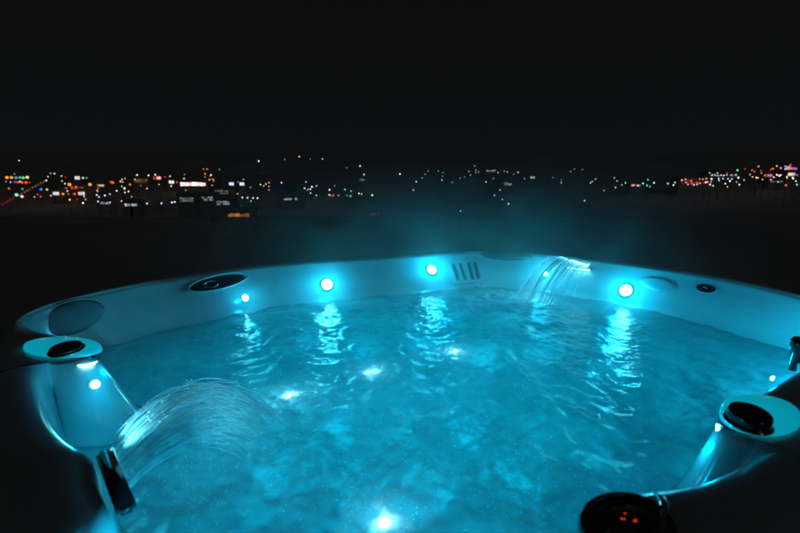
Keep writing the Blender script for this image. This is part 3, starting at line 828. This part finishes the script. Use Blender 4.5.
# x, y, colour, diameter in px, brightness
LAMPS = '''19 160 w 1.2 1.5;7 177 o 3.8 1;11.5 177 n 3.6 1;16 177.3 c 3.2 .35;20 177 g 3.2 .6;23.3 177.3 g 3.4 .9;27.3 176.8 y 3.6 1;14.5 173.5 n 2.2 .35;
6 181 p 2 .3;10.5 181.7 k 1.5 1;15 181.5 v 3 .5;18 181.8 r 2.5 1;20 181.2 p 1.4 2;22 182 r 3 1;26 182 r 3.4 .9;29.5 182 r 1.3 .8;9 188 o 2.8 .4;22.5 188.5 g 2.6 .5;
16.5 194.3 c 3.8 1;22 196 w 3.4 .8;41 188.8 b 3.2 .9;47 189 y 2.6 .8;37.5 194 r 2.4 .4;40.5 196.2 y 2 .3;
46.3 180 w 1.6 1.5;48 176.2 w 1.3 .9;50.5 173 a 1.4 .8;54.5 173.2 w 1.6 .9;61.5 175.5 w 1.4 1.2;62 180.5 a 1.6 .9;65 183.2 w 1.3 1;65.5 176.8 r 1.8 .3;
83 177.5 d 2.6 .9;86.5 177.5 g 2.4 .4;69.5 184 o 4.2 1;90 184 o 4 1;72 187 r 3 .5;76 186.6 r 3 .9;79.5 185.2 p 2 2;81.5 185.6 p 1.6 2;82 188 o 3.4 .9;78.5 188 r 3 .9;86 188.4 r 2.6 .7;89 188.6 r 1.8 .4;
51 195 p 2.2 .7;63 193.5 o 3.2 .7;68.5 193.5 n 2.4 .3;74.5 193.5 r 3.2 .7;67.5 190.5 k 1.2 1;77 199 r 3 .15;83 202.5 w 1 .9;85.5 199 d 1 .4;97 190 p 2 .6;34.5 196.5 d 1 .4;
98 188 o 1.8 .5;99 196.5 k 1.3 1;98 201 k 1.5 1.3;96.7 194.5 k 1.1 1;105 195 k 1.2 1.3;105.5 198.5 k 1.2 .9;110 193.7 k 1 .5;110 202 k 1 .5;
120.5 181 a 2.2 .8;125 178 n 2 .8;122 179 a 1.2 1;130 184 n 2.6 .8;124.5 188 w 2.2 1.6;125 192 k 1.6 1.3;128.5 191 w 1.3 1;126 198.7 k 1.5 1.2;129 201 k 1.7 1.5;133 199.5 v 1.8 .3;
137 174.5 w 1.6 1.5;135 179 a 1.8 .7;148.5 175 w 1.6 1.4;155.3 174.2 w 1.8 1.3;147 188 a 1.8 .8;170 175.8 w 1.5 1.3;171.2 185.6 w 1.7 1.2;159 184 n 1 .8;165 176.5 r .9 .5;184 178.2 w 1.5 1.3;184.5 174 d 1.2 .4;177 181.8 r .9 .6;
147 203 k 1.8 1.3;161.5 202.8 k 1.8 1.3;172 202 k 1 .9;174.8 201.4 k 1 .8;178 201 k 1 .8;
203.5 168.6 o 1.3 1;207 168.7 o 1.5 1.2;205 173.5 o 1.6 1.2;205 176.5 o 1.4 .8;211 174.5 w 1.7 1.4;219.5 169 d .9 .4;
229 197.7 k 1 .6;232.5 198.2 k 1.1 .9;237 197.3 w 1.4 1.3;242.3 197.2 w 1.3 1.2;247.6 197.3 w 1.3 1.1;253 197.4 w 1.3 1;257.5 197.6 w 1.3 1.2;251 200.5 d .9 .3;
258.7 160.6 w 1.6 1.5;284.5 159 d 1 .7;299.3 156.2 p 1.8 1;322.5 158.5 w 1.2 1.3;310.5 158.2 d .9 .4;360 165.5 w 1.6 1.4;364 174 a 1.8 1;400 173.5 w 1.6 1.8;346.8 167.2 d 1 .3;
243.5 179 d 1.4 .8;260.5 184 w 1.2 1;263.6 185.4 p 1.3 1;266 183.6 p 1.2 1;269 182.2 p 1.4 1.3;269 186 p 1.5 1.1;269 189.3 p 1.4 .9;281.5 182.2 w 1.1 .9;
288.6 192 r 2 1;288 191.8 p 1.4 1.6;279.5 192 b 1.6 .3;278 189.8 k 1 .3;286 194 k 1.1 .5;
306 181.5 k 1.3 .9;304.5 187.7 k 1.8 1.1;308.2 189 k 1.5 .9;306.5 190 b 1.4 .5;312 186.3 k 2 1.4;310.5 188.6 k 1 .8;316.5 185.5 d 1 .9;310.5 192.6 d .9 .6;
316.4 195 a 1.9 .7;329.5 189.4 p 2.2 1.4;329.3 194.3 p 1.8 1.5;331 195.2 r 2.2 .8;333.2 195 p 1.5 .8;338.4 195 p 1.4 .8;345 189 c 1 .7;351 190.6 g 1 .6;350.5 195.6 g 2.6 .7;347 195 g 1.5 .6;359 193 w 1.4 1.4;361.5 193.5 p 1.4 1;372.2 194.6 w 1.7 1.8;334.5 185.3 b .9 .7;
416.3 181.3 w 1.7 1.9;413.5 189.5 w 1.2 1.3;422 177.5 c 1.1 .7;425 173.7 d 1 .7;428 170.5 d 1 .8;438.5 170.6 d 1 .8;443 172 d .9 .5;442 179.4 w 1.1 .9;442.5 175.7 d .8 .4;452 182 d 1 .6;460 177.5 d .9 .5;464.5 176.6 c 1.3 .8;469 171 w 1.4 1;470.5 174.6 p .9 .5;474.6 165.5 c .8 .6;475.8 169.5 d .9 .7;476 172 c .9 .6;478.6 171.5 d .8 .6;486 181.4 w 1.1 1.2;
498.3 172 w 1 .7;493.4 178 d .8 .5;504.3 170.9 d 1.1 .9;507.3 171.5 w 1 .8;513.5 173.6 d .9 .5;518 171.8 w 1.6 1.4;524.5 178.4 d 1 .6;553 177 d 1.3 .7;
500 189.5 w 1.1 1;494.5 195 w 1.1 .9;502.5 199 d .8 .5;508.5 203.4 w 1 1;460.5 210.6 c 1.4 .7;
561.3 182.3 w 1.4 1.2;561.5 179.6 c 1.1 .6;570.5 171 d 1 1;574.5 168.5 d 1.1 .9;582.5 169 d .8 .4;590.6 182.4 w 1.1 1;592.2 181 w 1.4 1.4;595.6 178.4 w 1.1 1;604 190 d 1.3 .6;615.5 187 a 1.2 .8;614.5 177.4 d 1 .7;617 180.4 c 1.4 .9;622 184.3 p 1.5 .9;625.5 182.4 c 1 .8;584.5 200.2 w 1.3 1.4;
643 183 c 1.9 1.4;647 185 c 1.7 1.3;650 186 c 1.4 1.1;648 179.3 c 1 .6;654 182.4 w 1.7 1.4;668 183 w 1.4 1.1;675 182 w 1.6 1;673.5 184.6 d .9 .8;679 176.3 d 1.1 .5;
682 179.8 w 1.4 1.4;685.6 178.8 p 1.3 1.2;686 182 p 1.4 1.2;688 184 p 1.4 1.2;690.7 177 w 1.5 1.4;691.3 180.4 p 1.6 1.3;694 184.3 p 1.7 1.4;697 184 p 1.3 1.2;699.7 178.6 p 1.4 1.1;692 183 r 2.8 .7;696.8 182 r 2.6 .6;699.8 182.6 p 1.6 1;703 178.8 p 1.3 1;705 182 r 1.8 .8;706.4 178 p 1.5 1;707.6 181.4 p 1.4 1;711 181.5 p 1.3 .9;
711.6 178.5 w 1.9 1.4;710 184 w 1.6 1.3;713 185.3 k 1 .8;709.6 172.4 d .8 .5;712.2 174.5 k 1.1 1;715 174.3 k 1.3 1;717.5 172.6 k 1.2 1;718 175 k 1.3 .9;721 174.6 k 1.2 1;724 175 k 1.2 .9;727 174.4 k 1.2 .9;731.6 174.4 k 1.3 1;736 174.3 k 1.2 .9;719 180 c 1.8 1;718.7 178 w 1.2 1;723 178.2 k 1.1 .8;728 178.4 k 1 .8;732 178.4 k 1 .7;725.4 183.2 w 1.3 1.2;739.4 184.2 w 1.2 1;744 179.5 d 1.2 .9;727.3 186.4 d 1.4 .9;730 180.5 w .9 .9;737.5 169.7 g 2.4 1;738.4 177.2 w 2 1.4;
745 168.4 r 1.4 .6;750 174 a 1 .7;752 169.7 o 1.4 .9;754.3 171.2 r 1.6 1;758.5 166 o 1.8 1.1;756.5 177.4 w 1.3 1.2;761 170.3 r 1.5 .9;761.5 172.7 g .8 .5;752.5 176.3 d .9 .6;765 174.8 r 2.4 1;773 168.2 o 1.8 1.1;771 169 r 1.5 .8;776.7 165.5 y 1.7 1.1;773.8 176.8 w 1.6 1.3;777 174.4 w 1.7 1.1;779.4 175.2 a 2.4 1.2;781 174.5 w 1.5 1;787 176.2 y 1.8 1.1;790.4 164.5 r 2.2 .9;793.3 178 a 1.9 1.2;797 174.5 b 2 .9;797 184.2 c 1.9 .9;786 184.8 o 2.2 .8;781 167.5 m 2.4 .8;785.3 166 c 1.6 1;785.3 168.5 c 1.8 1.1;762.5 179 g .9 .6;796 180.6 w 1.2 .9'''
ROAD = [(2 + 42 * i / 15, 204 - 23 * i / 15) for i in range(16)]
def lamp_mesh(c, s, hgt, kind, bright):
    """one post with its arm and glass"""
    mb = MB(); w = max(.05, s * .10)
    head = dome_prof(s / 2, s / 2, 4)
    sph = [(max(.01, s / 2 * sin(pi * i / 6)), -s / 2 * cos(pi * i / 6)) for i in range(7)]
    mb.lathe([(w * .9, -hgt), (w * .5, -s * .5)], 6, 0)
    mb.lathe([(w * 1.8, -hgt), (w * 1.6, -hgt + .4)], 6, 0)
    if kind == 'arm':
        mb.box(-s * .55, s * .55, -s * .12, s * .5, s * .42, s * .56)
    else:
        mb.lathe([(s * .2, s * .44), (s * .3, s * .5), (s * .05, s * .62)], 6, 0)
    mb.lathe(sph, 10, 1)
    o = mb.build('street_lamp', None, None, True, mats=[M_pole, glow(c, bright)])
    return o
SEG = [(33, 'in the stacked cluster at the left edge'), (60, 'beside the slanting lamp row'), (95, 'around the red glowing hall'), (117, 'by the first waterfront shed'),
       (144, 'around the amber floodlit hall'), (180, 'left of the pink pavilion'), (214, 'by the pink pavilion'), (260, 'by the three bright small houses'), (275, 'left of the blue hall'), (300, 'by the blue domed hall'),
       (340, 'right of the blue domed hall'), (412, 'around the green lamps'), (480, 'on the left part of the crest'), (520, 'by the five window crest house'), (570, 'above the steam'), (608, 'in the sparse dark gap'),
       (664, 'by the low pink building'), (713, 'along the red balconied hotel'), (742, 'by the bluish long building'), (770, 'left of the red magenta shop'), (801, 'around the magenta shop')]
def place_of(x, y):
    side = next(t for m, t in SEG if x < m)
    return ('high' if y < 173 else 'midway' if y < 187 else 'low'), side
BOOST = 1.9
_lr = random.Random(9)
for _k in range(20):
    LAMPS += ';%.1f %.1f %s %.1f %.2f' % (_lr.choice([_lr.uniform(60, 130), _lr.uniform(110, 215), _lr.uniform(200, 272)]), _lr.triangular(174, 203, 189), _lr.choice('aaoopwknr'), _lr.uniform(.9, 1.7), _lr.uniform(.5, 1.1))
for _k in range(10):
    LAMPS += ';%.1f %.1f %s %.1f %.2f' % (_lr.uniform(700, 798), _lr.triangular(168, 186, 177), _lr.choice('aorpwwm'), _lr.uniform(.9, 1.6), _lr.uniform(.5, 1.1))
LAB = {}
for row in LAMPS.replace('\n', '').split(';'):
    a = row.split()
    if len(a) < 5: continue
    x, y, c, s, b = float(a[0]), float(a[1]), a[2], float(a[3]), float(a[4])
    h = 5.0 if y < 185 else 3.2
    foot, top, dist = on_land(x, y, h)
    if 405 < x < 600: b *= .45
    dia = max(.20, (s - .55) * .80 * dist / FPX)
    spread = 1.0 + 1.5 / max(.3, (s - .55)) ** 1.3     # tiny far lamps are intense
    o = lamp_mesh(c, dia, top.z - foot.z, 'arm' if s < 2 else 'globe', min(9.0, BOOST * b * spread * .55))
    o.location = top
    up, side = place_of(x, y)
    size = 'tiny' if s < 1.35 else 'small' if s < 2.1 else 'round' if s < 3.3 else 'big round'
    tag(o, '', 'street lamp', 'lamps of the town across the dark ground')
    LAB.setdefault(f'{size} {CNAME[c]} lamp {up} {side}', []).append((x, o))
ORD = ['leftmost', 'second', 'third', 'fourth', 'fifth', 'sixth', 'seventh', 'eighth', 'ninth', 'tenth', 'eleventh', 'twelfth']
for k_, lst in LAB.items():
    lst.sort(key=lambda q: q[0])
    for i, (x, o) in enumerate(lst):
        o['label'] = k_ if len(lst) == 1 else (f'{ORD[i]} {k_}' if i == 0 else f'rightmost {k_}' if i == len(lst) - 1 else f'{ORD[i]} from left {k_}')
for i, (x, y) in enumerate(ROAD):
    foot, top, dist = on_land(x, y, 2.2)
    o = lamp_mesh('n' if i > 6 else 'r', .46, top.z - foot.z, 'globe', (.14, .1, .16, .2)[i % 4] if i < 6 else (.5, .25, .35)[i % 3])
    o.location = top
    nth = ['lowest', 'second', 'third', 'fourth', 'fifth', 'sixth', 'seventh', 'eighth', 'ninth', 'tenth', 'eleventh', 'twelfth', 'thirteenth', 'fourteenth', 'fifteenth', 'topmost'][i]
    tag(o, ('dim reddish lamp, ' if i <= 6 else 'amber lamp, ') + nth + ('' if i in (0, 15) else ' from the bottom') + ' of the slanting row at left', 'road lamp', 'lamps along the climbing road')

# buildings: x, y (centre of the lit band), width, height px, columns, rows, colour, brightness, label
HOUSES = [(77.3, 177.4, 5, 3, 2, 1, 'w', .9, 'small house with one wide white shop window left of the orange lamps'),
          (56, 193, 6, 3, 3, 1, 'w', .8, 'low kiosk with white lit front between red lamps at left'),
          (81.5, 193, 6.5, 3, 3, 1, 'w', .8, 'low kiosk with white lit front under the red glowing roof'),
          (80, 188, 18, 1.6, 6, 1, 'r', .5, 'long hall with a red glowing front between two orange lamps'),
          (100.5, 185, 7, 1.8, 4, 1, 'p', .9, 'small house with a pink white row of windows'),
          (111, 182, 6, 2.2, 3, 1, 'r', 1.6, 'small house with a bright red shop sign front'),
          (104.5, 202.4, 8, 1.6, 5, 1, 'k', .5, 'low white waterfront shed with bluish lit front at left'),
          (141, 180.3, 13, 3.6, 5, 2, 'n', .25, 'hall with amber floodlit front on the slope'),
          (127.5, 204.4, 5.5, 2, 3, 1, 'k', .7, 'left one of two low waterfront sheds with bright pale fronts'),
          (134.2, 204.4, 5.5, 2, 3, 1, 'k', .7, 'right one of two low waterfront sheds with bright pale fronts'),
          (156.8, 177.5, 8, 2.6, 4, 1, 'r', 1.1, 'house with red and white lit front on the upper slope'),
          (171.5, 181.6, 5.2, 2.6, 2, 1, 'w', 1.3, 'small house with one bright white lit front left of the orange hall'),
          (186.5, 199, 14, 4.6, 5, 2, 'd', .28, 'two storey house with dim grey white windows near the water'),
          (193, 183.6, 25, 3.4, 9, 1, 'p', 1.7, 'long pavilion with blazing pink white front'),
          (203, 180, 22, 2.4, 8, 1, 'o', .9, 'long orange floodlit hall behind the pink pavilion'),
          (207.5, 198, 11.5, 4.4, 6, 2, 'd', .38, 'square two storey building with grey lit windows'),
          (221.5, 191.5, 14, 4.6, 5, 2, 'd', .22, 'upper terrace building with faint pale windows'),
          (220, 197.5, 12, 3, 5, 1, 'k', .32, 'middle terrace building with bluish windows'),
          (223, 202.3, 13, 4, 6, 2, 'k', .32, 'lowest terrace building with pale lavender windows'),
          (231.5, 183.5, 4.6, 2.8, 2, 1, 'k', 1.3, 'left one of three small houses with bright white windows'),
          (237, 181, 4.2, 2.2, 2, 1, 'k', 1.2, 'middle and highest of three small houses with bright white windows'),
          (242, 183.5, 4.6, 2.8, 2, 1, 'k', 1.3, 'right one of three small houses with bright white windows'),
          (292, 198.5, 16, 1.1, 6, 1, 'k', .45, 'long low pier shed with a thin blue white lit edge'),
          (286, 191, 13, 6.5, 5, 3, 'b', .035, 'domed hall with dim blue windows above the blue pier shed'),
          (362, 179.3, 5, .8, 3, 1, 'k', .2, 'faint distant house with one bluish window row'),
          (491, 170.2, 9, 1.6, 5, 1, 'd', .45, 'distant house with five pale windows on the hill crest'),
          (506, 183.4, 11, 2.6, 6, 1, 'd', .45, 'long distant house with a broken row of pale windows behind the steam'),
          (532.5, 177, 4.6, 1.8, 2, 1, 'd', .6, 'distant house with two pale windows right of the crest house'),
          (636, 184.7, 9, 1.9, 5, 1, 'p', 1.0, 'low waterfront building with pink windows right of the steam'),
          (696, 181, 28, 5.0, 11, 2, 'r', .13, 'long waterfront hotel with dim red balcony lights'),
          (724, 174.9, 27, 1.5, 13, 1, 'k', .32, 'long building with one row of bluish windows at right'),
          (768.5, 175, 7, 2.2, 3, 1, 'm', .8, 'shop with red and magenta lit front at right'),
          (791.5, 167.6, 11, 2.8, 5, 1, 'm', 1.0, 'shop with magenta white lit front near the right edge'),
          (791.5, 173.8, 7, 2.8, 3, 1, 'a', 1.0, 'shop with cream lit front near the right edge'),
          (776.5, 181, 12, 1.2, 6, 1, 'd', .25, 'low building with a faint row of pale windows at right'),
          (375.5, 213.2, 11, 1.3, 6, 1, 'm', .10, 'low quay hut with faint magenta lights below the town'),
          (238.5, 214.6, 21, 1.2, 9, 1, 'o', .5, 'orange light streak below the town modelled as a low lit building')]  # streak of light stood in for by a row of glowing panes
_hr = random.Random(5)
for (x, y, w, h, nx, ny, c, b, lab) in HOUSES:
    foot, ctr, dist = on_land(x, y, 2.6 if h < 4 else 4.0)
    s = dist / FPX; W = w * s; Hh = max(.5, h * s); zc = ctr.z - foot.z
    rt = empty('house', foot); tag(rt, lab, 'building', 'buildings of the town')
    top = zc + Hh / 2 + .35; Wd = W * 1.12 + .6; D = min(4.5, max(2.5, Wd * .4))
    MB().box(foot.x - Wd / 2, foot.x + Wd / 2, foot.y, foot.y + D, foot.z, foot.z + top).build('wall', M_wall[_hr.randrange(3)], rt, False)
    rb = MB(); rh = .7
    vx = [(-Wd / 2 - .3, -.3, top), (Wd / 2 + .3, -.3, top), (Wd / 2 + .3, D + .3, top), (-Wd / 2 - .3, D + .3, top), (-Wd / 2 - .3, D / 2, top + rh), (Wd / 2 + .3, D / 2, top + rh)]
    rb.add([Vector(q) + foot for q in vx], [(0, 1, 5, 4), (2, 3, 4, 5), (0, 4, 3), (1, 2, 5), (3, 2, 1, 0)])
    rb.build('roof', M_roof, rt, False)
    cw, ch = W / nx, Hh / ny
    for i in range(nx):
        for j in range(ny):
            k = _hr.uniform(.35, 1.25) if nx > 2 else 1
            if nx > 3 and _hr.random() < .10: continue
            x0 = foot.x - W / 2 + cw * (i + .10); x1 = foot.x - W / 2 + cw * (i + .90)
            z0 = foot.z + zc - Hh / 2 + ch * (j + (.06 if ny > 1 else 0)); z1 = foot.z + zc - Hh / 2 + ch * (j + (.88 if ny > 1 else 1))
            cc = c
            if nx > 4: z1 = z0 + (z1 - z0) * _hr.uniform(.55, 1.15)
            if c == 'r' and _hr.random() < .25 and b > .8: cc = 'p'
            if c == 'p' and _hr.random() < .4: cc = 'w'
            if c == 'm' and b > .5: cc = _hr.choice('mmrpw')
            mb = MB(); mb.box(x0, x1, foot.y - .06, foot.y - .01, z0, z1, 1)
            t_ = .07
            mb.box(x0 - t_, x1 + t_, foot.y - .09, foot.y - .005, z0 - t_, z0, 0); mb.box(x0 - t_, x1 + t_, foot.y - .09, foot.y - .005, z1, z1 + t_, 0)
            mb.build('window', None, rt, False, mats=[M_pole, glow(cc, round(b * k, 1) if b * k > .15 else round(b * k, 2))])
# quay wall along the foot of the town
mb = MB()
q0 = on_plane(60, 213.4, .45)
foot, ctr, dist = on_land(240, 215.2, .6)
mb.box(-150, 60, foot.y - 1.2, foot.y - .6, foot.z - .5, foot.z + .45).box(-150, 60, foot.y - 1.25, foot.y - .55, foot.z + .452, foot.z + .55)
tag(mb.build('quay_wall', M_wall[2], None, False), 'long low grey quay wall along the dark foot of the town', 'wall')
